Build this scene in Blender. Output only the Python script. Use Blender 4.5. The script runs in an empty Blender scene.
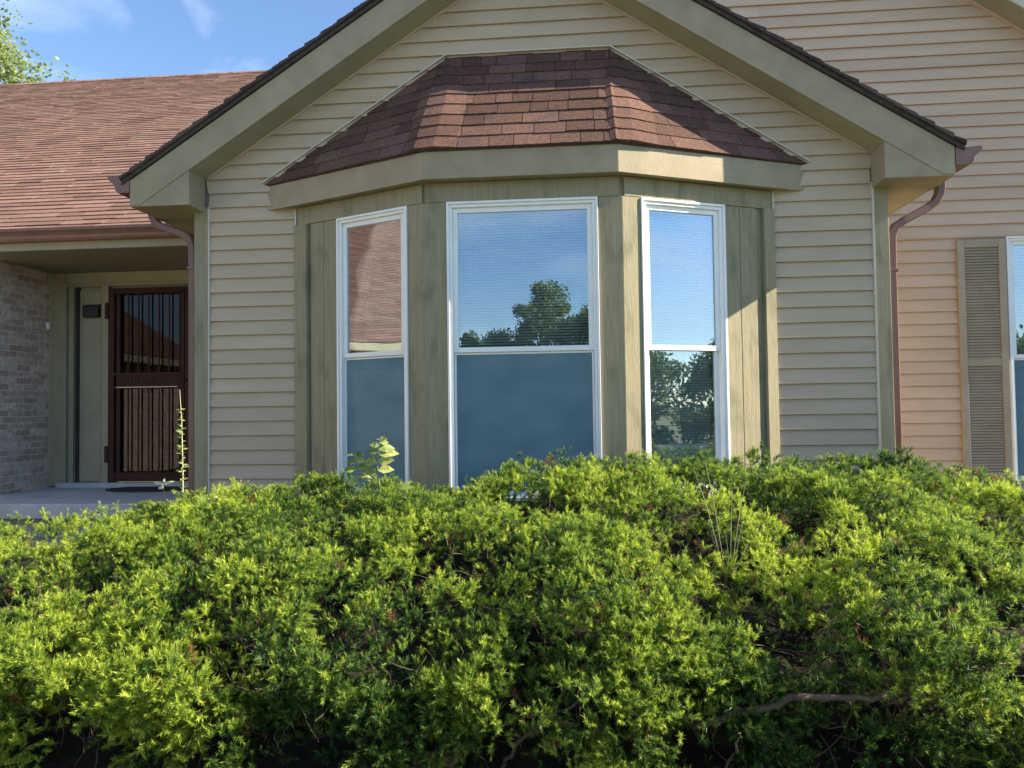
import bpy, math, random
import numpy as np
random.seed(7)
rng = np.random.default_rng(11)
SC = bpy.context.scene
COL = SC.collection
R = math.radians

# ------------------------------------------------------------------ camera
psi, th, ro, FPX = R(4.9), R(1.85), R(0.76), 740.0
CAM = np.array([0, -5.7, 1.45])
fw = np.array([-math.sin(psi)*math.cos(th), math.cos(psi)*math.cos(th), math.sin(th)])
r0 = np.array([math.cos(psi), math.sin(psi), 0.0]); u0 = np.cross(r0, fw)
rt = math.cos(ro)*r0 - math.sin(ro)*u0; up = math.sin(ro)*r0 + math.cos(ro)*u0
from mathutils import Matrix, Vector
cd = bpy.data.cameras.new('camera'); co = bpy.data.objects.new('camera', cd); COL.objects.link(co)
cd.sensor_width = 36; cd.lens = FPX/1024*36; cd.clip_end = 2000; cd.clip_start = .05
M = Matrix.Identity(4)
for i in range(3):
    M[i][0] = rt[i]; M[i][1] = up[i]; M[i][2] = -fw[i]; M[i][3] = CAM[i]
co.matrix_world = M
SC.camera = co

# ------------------------------------------------------------------ light
SUN_EL, SUN_Y = 31.5, -0.006
sd = Vector((math.cos(R(SUN_EL)), SUN_Y, math.sin(R(SUN_EL)))).normalized()
sl = bpy.data.lights.new('sun', 'SUN'); so = bpy.data.objects.new('sun', sl); COL.objects.link(so)
sl.energy = 5.0; sl.angle = R(.53); sl.color = (1, .87, .68)
so.rotation_euler = sd.to_track_quat('Z', 'Y').to_euler(); so.location = (8, -4, 9)
W = bpy.data.worlds.new('World'); SC.world = W; W.use_nodes = True
nt = W.node_tree; nt.nodes.clear()
def N(nt, t, **k):
    n = nt.nodes.new(t)
    for a, b in k.items(): setattr(n, a, b)
    return n
sky = N(nt, 'ShaderNodeTexSky', sky_type='NISHITA'); sky.sun_disc = False
sky.sun_elevation = R(SUN_EL); sky.sun_rotation = math.atan2(sd.x, sd.y)
sky.air_density = 1.0; sky.dust_density = .15; sky.ozone_density = 4.0
tc = N(nt, 'ShaderNodeTexCoord'); mp = N(nt, 'ShaderNodeMapping'); mp.inputs['Scale'].default_value = (1.2, 1.2, 3.2)
mp.inputs['Rotation'].default_value = (0, .35, .4)
nz = N(nt, 'ShaderNodeTexNoise'); nz.inputs['Scale'].default_value = 2.3; nz.inputs['Detail'].default_value = 7
nz.inputs['Distortion'].default_value = .5
rp = N(nt, 'ShaderNodeValToRGB'); rp.color_ramp.elements[0].position = .47; rp.color_ramp.elements[1].position = .84
rp.color_ramp.elements[1].color = (.8, .8, .8, 1)
mx = N(nt, 'ShaderNodeMix', data_type='RGBA'); mx.inputs[7].default_value = (5.6, 6.4, 7.4, 1)
bg = N(nt, 'ShaderNodeBackground'); bg.inputs[1].default_value = .09
wo = N(nt, 'ShaderNodeOutputWorld')
L = nt.links.new
L(tc.outputs['Generated'], mp.inputs[0]); L(mp.outputs[0], nz.inputs[0]); L(nz.outputs[0], rp.inputs[0])
L(rp.outputs[0], mx.inputs[0]); L(sky.outputs[0], mx.inputs[6]); L(mx.outputs[2], bg.inputs[0]); L(bg.outputs[0], wo.inputs[0])
SC.view_settings.view_transform = 'Standard'; SC.view_settings.look = 'None'
SC.view_settings.exposure = 1.62; SC.view_settings.gamma = 1

# ------------------------------------------------------------------ materials
def mat(name, cols, rough=.6, scale=(1, 1, 1), nscale=3., detail=5., bump=0., bscale=60., bstretch=(1, 1, 1),
        island=0., attr=None, spec=.3, transl=0., pos=(.35, .65), stain=None, metallic=0.):
    """cols: 2 linear colours mixed by stretched object-space noise; island: random value per loose piece"""
    m = bpy.data.materials.new(name); m.use_nodes = True
    t = m.node_tree; b = t.nodes['Principled BSDF']; L = t.links.new
    b.inputs['Roughness'].default_value = rough; b.inputs['Specular IOR Level'].default_value = spec
    b.inputs['Metallic'].default_value = metallic
    tc = N(t, 'ShaderNodeTexCoord'); mp = N(t, 'ShaderNodeMapping'); mp.inputs['Scale'].default_value = scale
    nz = N(t, 'ShaderNodeTexNoise'); nz.inputs['Scale'].default_value = nscale; nz.inputs['Detail'].default_value = detail
    nz.inputs['Roughness'].default_value = .65
    rp = N(t, 'ShaderNodeValToRGB'); e = rp.color_ramp.elements
    e[0].position = pos[0]; e[1].position = pos[1]; e[0].color = (*cols[0], 1); e[1].color = (*cols[1], 1)
    L(tc.outputs['Object'], mp.inputs[0]); L(mp.outputs[0], nz.inputs[0]); L(nz.outputs[0], rp.inputs[0])
    c = rp.outputs[0]
    if stain:
        n2 = N(t, 'ShaderNodeTexNoise'); n2.inputs['Scale'].default_value = stain[1]; n2.inputs['Detail'].default_value = 6
        mp2 = N(t, 'ShaderNodeMapping'); mp2.inputs['Scale'].default_value = stain[3] if len(stain) > 3 else (1, 1, 1)
        L(tc.outputs['Object'], mp2.inputs[0]); L(mp2.outputs[0], n2.inputs[0])
        r2 = N(t, 'ShaderNodeValToRGB'); r2.color_ramp.elements[0].position = stain[2]; r2.color_ramp.elements[1].position = min(1, stain[2]+.18)
        r2.color_ramp.elements[1].color = (.75, .75, .75, 1)
        L(n2.outputs[0], r2.inputs[0])
        x = N(t, 'ShaderNodeMix', data_type='RGBA'); x.inputs[7].default_value = (*stain[0], 1)
        L(r2.outputs[0], x.inputs[0]); L(c, x.inputs[6]); c = x.outputs[2]
    if island:
        g = N(t, 'ShaderNodeNewGeometry'); mr = N(t, 'ShaderNodeMapRange')
        mr.inputs[3].default_value = 1-island; mr.inputs[4].default_value = 1+island
        L(g.outputs['Random Per Island'], mr.inputs[0])
        x = N(t, 'ShaderNodeMix', data_type='RGBA', blend_type='MULTIPLY'); x.inputs[0].default_value = 1
        L(c, x.inputs[6]); L(mr.outputs[0], x.inputs[7]); c = x.outputs[2]
    L(c, b.inputs['Base Color'])
    if bump:
        mb = N(t, 'ShaderNodeMapping'); mb.inputs['Scale'].default_value = bstretch
        n3 = N(t, 'ShaderNodeTexNoise'); n3.inputs['Scale'].default_value = bscale; n3.inputs['Detail'].default_value = 4
        bp = N(t, 'ShaderNodeBump'); bp.inputs['Strength'].default_value = bump; bp.inputs['Distance'].default_value = .004
        L(tc.outputs['Object'], mb.inputs[0]); L(mb.outputs[0], n3.inputs[0]); L(n3.outputs[0], bp.inputs['Height']); L(bp.outputs[0], b.inputs['Normal'])
    return m

M_SIDE = mat('siding_tan', [(.435, .348, .24), (.478, .39, .275)], .55, (1, 1, 6), 2.2, bump=.25, bscale=30, bstretch=(1, 1, 12), island=.05)
M_SIDE2 = mat('siding_tan_pinkish', [(.51, .38, .262), (.56, .425, .30)], .55, (1, 1, 6), 2.2, bump=.25, bscale=30, bstretch=(1, 1, 12), island=.05)
M_JCH = mat('light_channel', [(.50, .47, .38), (.56, .53, .43)], .5)
M_TRIM = mat('olive_trim', [(.29, .24, .152), (.345, .292, .192)], .6, (1, 1, 1), 5, bump=.3, bscale=50, bstretch=(1, 1, 1), stain=((.22, .21, .135), 2.2, .56))
M_BOARD = mat('weathered_board', [(.215, .197, .12), (.35, .31, .195)], .7, (34, 34, 1.3), 2.0, detail=10, bump=.7, bscale=26, bstretch=(9, 9, .5),
              stain=((.15, .15, .085), 3.0, .53, (2.5, 2.5, 1.1)), pos=(.25, .75))
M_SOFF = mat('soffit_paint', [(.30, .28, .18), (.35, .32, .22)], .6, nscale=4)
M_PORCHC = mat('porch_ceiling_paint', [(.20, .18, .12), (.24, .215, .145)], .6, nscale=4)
M_SH_BAY = mat('asphalt_shingle_red', [(.078, .043, .034), (.155, .092, .072)], .9, (1, 1, 1), 70, detail=3, bump=.7, bscale=240, island=.30, spec=.1,
               stain=((.06, .048, .05), 5., .55))
M_SH = mat('asphalt_shingle_faded', [(.165, .093, .073), (.235, .148, .12)], .9, (1, 1, 1), 50, detail=3, bump=.6, bscale=200, island=.22, spec=.1,
           stain=((.19, .13, .10), 1.3, .50))
M_SH_E = mat('shingle_dark', [(.05, .045, .045), (.09, .07, .065)], .9, nscale=30, island=.3, spec=.1)
M_BROWN = mat('brown_gutter_metal', [(.16, .078, .054), (.20, .105, .078)], .38, nscale=6, spec=.5, stain=((.11, .06, .045), 6, .6))
M_WHITE = mat('white_vinyl', [(.78, .80, .78), (.84, .85, .83)], .35, nscale=5, spec=.5)
M_IRON = mat('brown_iron', [(.036, .014, .011), (.055, .024, .019)], .5, nscale=8, spec=.12)
M_DARK = mat('dark_grey', [(.02, .02, .018), (.03, .03, .028)], .6)
M_ROOM = mat('room_paint', [(.16, .15, .13), (.18, .17, .15)], .8)
M_BLIND = mat('blind_slat', [(.74, .74, .72), (.80, .80, .78)], .5)
M_DOOR = mat('door_olive', [(.26, .235, .16), (.30, .27, .19)], .5, nscale=3)
M_CONC = mat('concrete', [(.36, .37, .39), (.46, .46, .46)], .85, nscale=9, bump=.4, bscale=80, stain=((.28, .28, .28), 2, .55))
M_SHUT = mat('shutter_taupe', [(.31, .262, .185), (.36, .305, .22)], .5, nscale=6, island=.05)
M_RUBBER = mat('rubber_mat', [(.02, .02, .022), (.04, .04, .042)], .8, nscale=40, bump=.8, bscale=120)
M_TWIG = mat('bark_brown', [(.05, .035, .024), (.15, .105, .075)], .8, (1, 1, 1), 25, bump=.6, bscale=60)
M_CORE = mat('hedge_core_shade', [(.006, .007, .004), (.022, .017, .010)], .95, nscale=18, bump=1, bscale=30)
M_STALK = mat('dry_stalk', [(.45, .40, .24), (.55, .50, .32)], .7)
M_GROUND = mat('lawn', [(.075, .085, .035), (.13, .13, .055)], .95, (1, 1, 1), 3, detail=8, bump=1, bscale=60)
M_MULCH = mat('mulch', [(.03, .02, .014), (.08, .055, .04)], .95, nscale=30, bump=1, bscale=50)

def brick_mat():
    m = bpy.data.materials.new('brick_grey'); m.use_nodes = True
    t = m.node_tree; b = t.nodes['Principled BSDF']; L = t.links.new; b.inputs['Roughness'].default_value = .85
    tc = N(t, 'ShaderNodeTexCoord'); sp = N(t, 'ShaderNodeSeparateXYZ'); cb = N(t, 'ShaderNodeCombineXYZ'); ad = N(t, 'ShaderNodeMath', operation='ADD')
    L(tc.outputs['Object'], sp.inputs[0]); L(sp.outputs[0], ad.inputs[0]); L(sp.outputs[1], ad.inputs[1]); L(ad.outputs[0], cb.inputs[0]); L(sp.outputs[2], cb.inputs[1])
    # slight edge wobble
    nw = N(t, 'ShaderNodeTexNoise'); nw.inputs['Scale'].default_value = 14
    ma = N(t, 'ShaderNodeMix', data_type='VECTOR'); ma.inputs[0].default_value = .012
    L(cb.outputs[0], ma.inputs[4]); L(cb.outputs[0], nw.inputs[0]); L(nw.outputs[1], ma.inputs[5])
    bt = N(t, 'ShaderNodeTexBrick'); bt.inputs['Scale'].default_value = 1; bt.inputs['Brick Width'].default_value = .205
    bt.inputs['Row Height'].default_value = .0675; bt.inputs['Mortar Size'].default_value = .006; bt.inputs['Mortar Smooth'].default_value = .2
    bt.inputs['Color1'].default_value = (.38, .31, .26, 1); bt.inputs['Color2'].default_value = (.64, .58, .51, 1)
    bt.inputs['Mortar'].default_value = (.64, .60, .54, 1); bt.inputs['Bias'].default_value = -.1
    L(ma.outputs[1], bt.inputs[0])
    n = N(t, 'ShaderNodeTexNoise'); n.inputs['Scale'].default_value = 22; n.inputs['Detail'].default_value = 6
    r = N(t, 'ShaderNodeValToRGB'); r.color_ramp.elements[0].position = .35; r.color_ramp.elements[0].color = (.8, .78, .76, 1)
    r.color_ramp.elements[1].position = .65; r.color_ramp.elements[1].color = (1.15, 1.12, 1.12, 1)
    x = N(t, 'ShaderNodeMix', data_type='RGBA', blend_type='MULTIPLY'); x.inputs[0].default_value = 1
    L(tc.outputs['Object'], n.inputs[0]); L(n.outputs[0], r.inputs[0]); L(bt.outputs[0], x.inputs[6]); L(r.outputs[0], x.inputs[7]); L(x.outputs[2], b.inputs['Base Color'])
    bp = N(t, 'ShaderNodeBump', invert=True); bp.inputs['Distance'].default_value = .006; L(bt.outputs[1], bp.inputs['Height']); L(bp.outputs[0], b.inputs['Normal'])
    return m
M_BRICK = brick_mat()

def glass_mat(name, fac, gcol, tcol=(1, 1, 1), rough=0., wav=.0):
    m = bpy.data.materials.new(name); m.use_nodes = True
    t = m.node_tree; t.nodes.clear(); L = t.links.new
    g = N(t, 'ShaderNodeBsdfGlossy'); g.inputs[0].default_value = (*gcol, 1); g.inputs['Roughness'].default_value = rough
    tr = N(t, 'ShaderNodeBsdfTransparent'); tr.inputs[0].default_value = (*tcol, 1)
    fr = N(t, 'ShaderNodeFresnel'); fr.inputs[0].default_value = 1.5
    mt = N(t, 'ShaderNodeMath', operation='ADD', use_clamp=True); mt.inputs[1].default_value = fac
    x = N(t, 'ShaderNodeMixShader'); o = N(t, 'ShaderNodeOutputMaterial')
    L(fr.outputs[0], mt.inputs[0]); L(mt.outputs[0], x.inputs[0]); L(tr.outputs[0], x.inputs[1]); L(g.outputs[0], x.inputs[2]); L(x.outputs[0], o.inputs[0])
    if wav:
        tc = N(t, 'ShaderNodeTexCoord'); nz = N(t, 'ShaderNodeTexNoise'); nz.inputs['Scale'].default_value = 2.2; nz.inputs['Detail'].default_value = 1
        bp = N(t, 'ShaderNodeBump'); bp.inputs['Distance'].default_value = wav; bp.inputs['Strength'].default_value = 1
        L(tc.outputs['Object'], nz.inputs[0]); L(nz.outputs[0], bp.inputs['Height']); L(bp.outputs[0], g.inputs['Normal'])
    return m
M_GLASS = glass_mat('window_glass', .20, (.80, .90, 1.0), (.9, .95, .93), wav=.0018)
M_GLASSD = glass_mat('door_glass', .0, (.5, .5, .52), (.3, .3, .3))

def screen_mat():
    m = bpy.data.materials.new('insect_screen_mesh'); m.use_nodes = True
    t = m.node_tree; t.nodes.clear(); L = t.links.new
    d = N(t, 'ShaderNodeBsdfDiffuse'); tr = N(t, 'ShaderNodeBsdfTransparent')
    tc = N(t, 'ShaderNodeTexCoord'); nz = N(t, 'ShaderNodeTexNoise'); nz.inputs['Scale'].default_value = 2.5; nz.inputs['Detail'].default_value = 5
    mp = N(t, 'ShaderNodeMapping'); mp.inputs['Scale'].default_value = (1, 1, 2)
    r = N(t, 'ShaderNodeValToRGB'); r.color_ramp.elements[0].position = .3; r.color_ramp.elements[0].color = (.14, .25, .31, 1)  # blue of the sky on the mesh is put into its colour
    r.color_ramp.elements[1].position = .7; r.color_ramp.elements[1].color = (.22, .34, .39, 1)
    x = N(t, 'ShaderNodeMixShader'); x.inputs[0].default_value = .62; o = N(t, 'ShaderNodeOutputMaterial')
    L(tc.outputs['Object'], mp.inputs[0]); L(mp.outputs[0], nz.inputs[0]); L(nz.outputs[0], r.inputs[0]); L(r.outputs[0], d.inputs[0])
    L(tr.outputs[0], x.inputs[1]); L(d.outputs[0], x.inputs[2]); L(x.outputs[0], o.inputs[0])
    return m
M_SCREEN = screen_mat()

def leaf_mat(name, stops, transl=.35, rough=.5, spec=.35, tipcol=None):
    """colour by the per-face attribute 'kind' (0..1) through a ramp, toned by a random value per leaf"""
    m = bpy.data.materials.new(name); m.use_nodes = True
    t = m.node_tree; t.nodes.clear(); L = t.links.new
    at = N(t, 'ShaderNodeAttribute', attribute_name='kind'); rp = N(t, 'ShaderNodeValToRGB')
    el = rp.color_ramp.elements
    while len(el) < len(stops): el.new(.5)
    for e, (p, c) in zip(el, stops): e.position = p; e.color = (*c, 1)
    g = N(t, 'ShaderNodeNewGeometry'); mr = N(t, 'ShaderNodeMapRange'); mr.inputs[3].default_value = .7; mr.inputs[4].default_value = 1.3
    x = N(t, 'ShaderNodeMix', data_type='RGBA', blend_type='MULTIPLY'); x.inputs[0].default_value = 1
    p = N(t, 'ShaderNodeBsdfPrincipled'); p.inputs['Roughness'].default_value = rough; p.inputs['Specular IOR Level'].default_value = spec
    tl = N(t, 'ShaderNodeBsdfTranslucent'); ms = N(t, 'ShaderNodeMixShader'); ms.inputs[0].default_value = transl; o = N(t, 'ShaderNodeOutputMaterial')
    L(at.outputs['Fac'], rp.inputs[0]); L(g.outputs['Random Per Island'], mr.inputs[0]); L(rp.outputs[0], x.inputs[6]); L(mr.outputs[0], x.inputs[7])
    L(x.outputs[2], p.inputs['Base Color']); L(x.outputs[2], tl.inputs[0]); L(p.outputs[0], ms.inputs[1]); L(tl.outputs[0], ms.inputs[2]); L(ms.outputs[0], o.inputs[0])
    return m
M_YEW = leaf_mat('yew_needles', [(0, (.20, .10, .045)), (.07, (.25, .16, .065)), (.10, (.025, .075, .02)), (.40, (.135, .235, .033)), (1, (.47, .57, .065))], .42)
M_LEAF = leaf_mat('tree_leaf', [(0, (.05, .09, .02)), (1, (.15, .22, .05))], .35)
M_ASH = leaf_mat('ash_leaf', [(0, (.14, .20, .06)), (1, (.32, .38, .14))], .5)
M_LEAFD = leaf_mat('dark_tree_leaf', [(0, (.08, .125, .045)), (1, (.19, .25, .09))], .45)
M_SAP = leaf_mat('sapling_leaf', [(0, (.13, .22, .04)), (1, (.46, .50, .17))], .4)
M_SILV = leaf_mat('silver_leaf', [(0, (.36, .42, .28)), (1, (.52, .56, .42))], .3)

# ------------------------------------------------------------------ mesh helpers
class MB:
    def __init__(s): s.v = []; s.f = []
    def add(s, vs, fs):
        o = len(s.v); s.v += [tuple(v) for v in vs]; s.f += [tuple(i+o for i in f) for f in fs]; return s
    def box(s, x0, x1, y0, y1, z0, z1):
        return s.add([(x0,y0,z0),(x1,y0,z0),(x1,y1,z0),(x0,y1,z0),(x0,y0,z1),(x1,y0,z1),(x1,y1,z1),(x0,y1,z1)],
                     [(0,3,2,1),(4,5,6,7),(0,1,5,4),(1,2,6,5),(2,3,7,6),(3,0,4,7)])
    def fbox(s, F, s0, s1, d0, d1, z0, z1):     # box in a facade frame F=(origin, along, outward)
        o, t, n = F
        P = lambda a, d, z: (o[0]+t[0]*a+n[0]*d, o[1]+t[1]*a+n[1]*d, z)
        return s.add([P(s0,d1,z0),P(s1,d1,z0),P(s1,d0,z0),P(s0,d0,z0),P(s0,d1,z1),P(s1,d1,z1),P(s1,d0,z1),P(s0,d0,z1)],
                     [(0,3,2,1),(4,5,6,7),(0,1,5,4),(1,2,6,5),(2,3,7,6),(3,0,4,7)])
    def prism(s, poly, off):                    # closed 3D polygon extruded by off
        n = len(poly); a = [tuple(p) for p in poly]; b = [tuple(p[i]+off[i] for i in range(3)) for p in poly]
        return s.add(a+b, [tuple(range(n)), tuple(range(2*n-1, n-1, -1))]+[(i, i+n, (i+1) % n+n, (i+1) % n) for i in range(n)])
    def tube(s, path, rad, seg=6, cap=True):
        path = [np.array(p, float) for p in path]; n = len(path)
        if not hasattr(rad, '__len__'): rad = [rad]*n
        vs = []
        for i, p in enumerate(path):
            d = path[min(i+1, n-1)]-path[max(i-1, 0)]; d /= np.linalg.norm(d)+1e-9
            a = np.cross(d, [0, 0, 1]) if abs(d[2]) < .9 else np.cross(d, [1, 0, 0]); a /= np.linalg.norm(a); b = np.cross(d, a)
            for k in range(seg):
                q = 2*math.pi*k/seg; vs.append(p+rad[i]*(a*math.cos(q)+b*math.sin(q)))
        fs = [(i*seg+k, i*seg+(k+1) % seg, (i+1)*seg+(k+1) % seg, (i+1)*seg+k) for i in range(n-1) for k in range(seg)]
        if cap: fs += [tuple(range(seg-1, -1, -1)), tuple((n-1)*seg+k for k in range(seg))]
        return s.add(vs, fs)
    def duct(s, path, w, d, side):              # rectangular pipe; side = unit vector across the width
        path = [np.array(p, float) for p in path]; n = len(path); side = np.array(side, float); vs = []
        for i, p in enumerate(path):
            t = path[min(i+1, n-1)]-path[max(i-1, 0)]; t /= np.linalg.norm(t); q = np.cross(t, side); q /= np.linalg.norm(q)
            c = .25
            for a, b in ((-1,-1+c),(-1+c,-1),(1-c,-1),(1,-1+c),(1,1-c),(1-c,1),(-1+c,1),(-1,1-c)): vs.append(p+side*a*w/2+q*b*d/2)
        fs = [(i*8+k, i*8+(k+1) % 8, (i+1)*8+(k+1) % 8, (i+1)*8+k) for i in range(n-1) for k in range(8)]
        fs += [tuple(range(7, -1, -1)), tuple((n-1)*8+k for k in range(8))]
        return s.add(vs, fs)
    def build(s, name, m, parent=None, bevel=0, smooth=False):
        me = bpy.data.meshes.new(name); me.from_pydata(s.v, [], s.f); me.update(); me.materials.append(m)
        import bmesh
        bm = bmesh.new(); bm.from_mesh(me); bmesh.ops.recalc_face_normals(bm, faces=bm.faces)
        if bevel: bmesh.ops.bevel(bm, geom=bm.edges[:], offset=bevel, segments=1, affect='EDGES', clamp_overlap=True)
        bm.to_mesh(me); bm.free()
        if smooth: me.polygons.foreach_set('use_smooth', [True]*len(me.polygons))
        o = bpy.data.objects.new(name, me); COL.objects.link(o)
        if parent: o.parent = parent
        return o
def tri_mesh(name, V, kind, m, parent=None, nv=3, extra=None):      # V: (n, nv, 3) loose faces
    V = np.ascontiguousarray(V, dtype=np.float32); n = V.shape[0]
    me = bpy.data.meshes.new(name); me.vertices.add(n*nv); me.vertices.foreach_set('co', V.ravel())
    me.loops.add(n*nv); me.loops.foreach_set('vertex_index', np.arange(n*nv, dtype=np.int32))
    me.polygons.add(n); me.polygons.foreach_set('loop_start', np.arange(0, n*nv, nv, dtype=np.int32))
    me.update(calc_edges=True)
    a = me.attributes.new('kind', 'FLOAT', 'FACE'); a.data.foreach_set('value', np.ascontiguousarray(kind, dtype=np.float32))
    me.materials.append(m)
    o = bpy.data.objects.new(name, me); COL.objects.link(o)
    if parent: o.parent = parent
    return o
def empty(name, loc=(0, 0, 0)):
    o = bpy.data.objects.new(name, None); COL.objects.link(o); o.location = loc; o.empty_display_size = .2; return o
def tag(o, label=None, cat=None, group=None, kind=None):
    if label: o['label'] = label
    if cat: o['category'] = cat
    if group: o['group'] = group
    if kind: o['kind'] = kind
    return o

house = tag(empty('house'), 'tan sided gabled house with olive trim, red brown shingle roofs and a bay window', 'house')

# ------------------------------------------------------------------ siding
CRS = .1145
def siding(name, F, zlo, zhi, lim, m, parent=house, proud=.019):
    """lap siding in frame F; lim(z) -> list of (s0, s1) at that height"""
    mb = MB(); k = int(math.floor(zlo/CRS+1e-4))
    o, t, n = F
    P = lambda a, d, z: (o[0]+t[0]*a+n[0]*d, o[1]+t[1]*a+n[1]*d, z)
    while k*CRS < zhi:
        z0 = k*CRS; z1 = z0+CRS; la, lb = lim(max(z0, zlo)), lim(min(z1, zhi)+1e-4)
        for i, (a0, a1) in enumerate(la):
            if i >= len(lb): continue
            b0, b1 = lb[i]
            if a1-a0 < .01: continue
            if b1 < b0: b0 = b1 = (a0+a1)/2
            zz0, zz1 = max(z0, zlo), min(z1, zhi)
            jit = random.uniform(-.0012, .0012)
            seg = [a0]; 
            if a1-a0 > 3: seg.append(random.uniform(a0+1, a1-1))
            seg.append(a1)
            for q in range(len(seg)-1):
                s0, s1 = seg[q], seg[q+1]-(.0015 if q < len(seg)-2 else 0)
                w = (a1-a0) or 1; e0 = b0+(b1-b0)*(s0-a0)/w; e1 = b0+(b1-b0)*(s1-a0)/w
                pr = proud+jit
                mb.add([P(s0, pr-.003, zz0), P(s1, pr-.003, zz0), P(s1, pr, zz0+.001), P(s0, pr, zz0+.001),
                        P(e1, .001, zz1), P(e0, .001, zz1), P(e1, .0, zz1+.03), P(e0, .0, zz1+.03), P(s1, pr-.007, zz0+.028), P(s0, pr-.007, zz0+.028)],
                       [(0, 1, 2, 3), (3, 2, 4, 5), (5, 4, 6, 7), (1, 0, 9, 8)])
        k += 1
    return mb.build(name, m, parent)

FW = ((0, 0), (1, 0), (0, -1))                     # front gable wall, Y=0
def lim_wing(z):
    half = (5.01-z)/.65 if z > 3.30 else 2.57
    half = min(half, 2.62)
    c = -.352
    if z < 4.2:  # behind the bay roof
        return [(c-half, c+half)]
    return [(c-half, c+half)]
siding('siding_wall', FW, .15, 27*CRS, lambda z: [(-2.912, -2.17)], M_SIDE)
siding('siding_wall', FW, .15, 27*CRS, lambda z: [(1.48, 2.222)], M_SIDE)
siding('siding_wall', FW, 27*CRS, 5.02, lim_wing, M_SIDE)
# wing side walls and body
siding('siding_wall', ((2.32, 0), (0, 1), (1, 0)), .15, 3.05, lambda z: [(.0, 1.45)], M_SIDE)
siding('siding_wall', ((-3.02, 2.1), (0, -1), (-1, 0)), .15, 3.05, lambda z: [(.0, 2.1)], M_SIDE)
b = MB(); b.box(-2.16, 1.47, .006, .12, 3.10, 4.3)
b.box(-3.015, -2.17, .006, .12, 0, 3.05); b.box(1.48, 2.315, .006, .12, 0, 3.05)
b.box(-3.015, -2.9, .12, 6, 0, 3.05); b.box(2.2, 2.315, .12, 6, 0, 3.05)
b.prism([(-2.97, .006, 3.05), (2.26, .006, 3.05), (2.26, .006, 3.32), (-.352, .006, 5.0), (-2.97, .006, 3.32)], (0, .1, 0))
b.build('wall_sheathing', M_ROOM, house)

# ------------------------------------------------------------------ wing trim
b = MB(); b.box(-3.04, -2.924, -.022, .10, 0, 3.098); b.build('corner_board', M_BOARD, house, .003)
b = MB(); b.box(2.238, 2.34, -.022, .10, 0, 3.098); b.build('corner_board', M_BOARD, house, .003)
b = MB()
b.box(-2.924, -2.912, -.024, 0, .1, 3.098); b.build('siding_channel', M_JCH, house)
b = MB(); b.box(2.222, 2.238, -.024, 0, .1, 3.098); b.build('siding_channel', M_JCH, house)
PK = -.365
def rake(sx, name='rake_board'):
    X = lambda d: PK+sx*d                          # d = distance from the centre line
    ed = 3.07
    zt = lambda d: 5.24-.645*d; zb = lambda d: 5.008-.65*d
    b = MB()
    b.prism([(X(0), -.262, zt(0)), (X(ed), -.262, zt(ed)), (X(ed), -.262, 3.065), (X(2.99), -.262, zb(2.99)), (X(0), -.262, zb(0))], (0, .022, 0))
    b.build(name, M_TRIM, house, .003)
    b = MB()                                       # soffit under the overhang
    b.prism([(X(0), -.24, zb(0)+.012), (X(2.6), -.24, zb(2.6)+.012), (X(2.6), -.24, zb(2.6)), (X(0), -.24, zb(0))], (0, .235, 0))
    b.build('soffit', M_SOFF, house)
    b = MB()                                       # channel where soffit meets siding
    b.prism([(X(0), -.022, zb(0)-.001), (X(2.56), -.022, zb(2.56)-.001), (X(2.56), -.022, zb(2.56)-.02), (X(0), -.022, zb(0)-.02)], (0, .022, 0))
    b.build('siding_channel', M_SIDE, house)
    b = MB()                                       # boxed eave return
    b.prism([(X(ed-.004), -.256, 3.055), (X(2.592), -.256, 3.055), (X(2.592), -.256, zb(2.592)), (X(ed-.004), -.256, zb(ed)+.05)], (0, .255, 0))
    b.build('eave_return', M_TRIM, house, .003)
    b = MB()                                       # side eave: soffit and fascia running back
    x0, x1 = sorted((X(2.68), X(ed-.024)))
    b.box(x0, x1, .002, 2.6, 3.058, 3.068)
    x0, x1 = sorted((X(ed-.022), X(ed)))
    b.box(x0, x1, -.238, 2.6, 3.056, 3.27)
    b.build('eave_board', M_SOFF, house)
rake(-1); rake(1)

# ------------------------------------------------------------------ shingle fields
def shingles(name, O, U, V, Wn, length, lim, m, parent=house, exp=.127, tw=(.17, .34), lift=.009, skip=None):
    """O origin at the eave, U along the eave, V up the slope, Wn outward normal; lim(v) -> (u0, u1)"""
    O, U, V, Wn = [np.array(q, float) for q in (O, U, V, Wn)]
    mb = MB(); rows = int(math.ceil(length/exp))
    for r in range(rows):
        v0 = r*exp; v1 = min(length, v0+exp+.012)
        a0, a1 = lim(v0); c0, c1 = lim(v1)
        if a1-a0 < .02: continue
        u = a0-random.uniform(0, .2); cuts = [a0]
        while u < a1:
            u += random.uniform(*tw)
            if a0+.04 < u < a1-.04: cuts.append(u)
        cuts.append(a1)
        for i in range(len(cuts)-1):
            s0, s1 = cuts[i]+.0025, cuts[i+1]-.0025
            t0 = min(max(s0, c0), c1) if i else c0; t1 = min(max(s1, c0), c1) if i < len(cuts)-2 else c1
            if i == 0: s0 = a0
            if i == len(cuts)-2: s1 = a1
            h0 = lift*random.uniform(.75, 1.25); h1 = h0*random.uniform(.85, 1.15); dv = random.uniform(-.004, .004)
            P = lambda a, v, h: O+U*a+V*v+Wn*h
            mb.add([P(s0, v0+dv, 0), P(s1, v0+dv, 0), P(s1, v0+dv, h1), P(s0, v0+dv, h0), P(t1, v1, .001), P(t0, v1, .001)],
                   [(0, 1, 2, 3), (3, 2, 4, 5), (0, 3, 5), (1, 4, 2)])
    return mb.build(name, m, parent)

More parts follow.
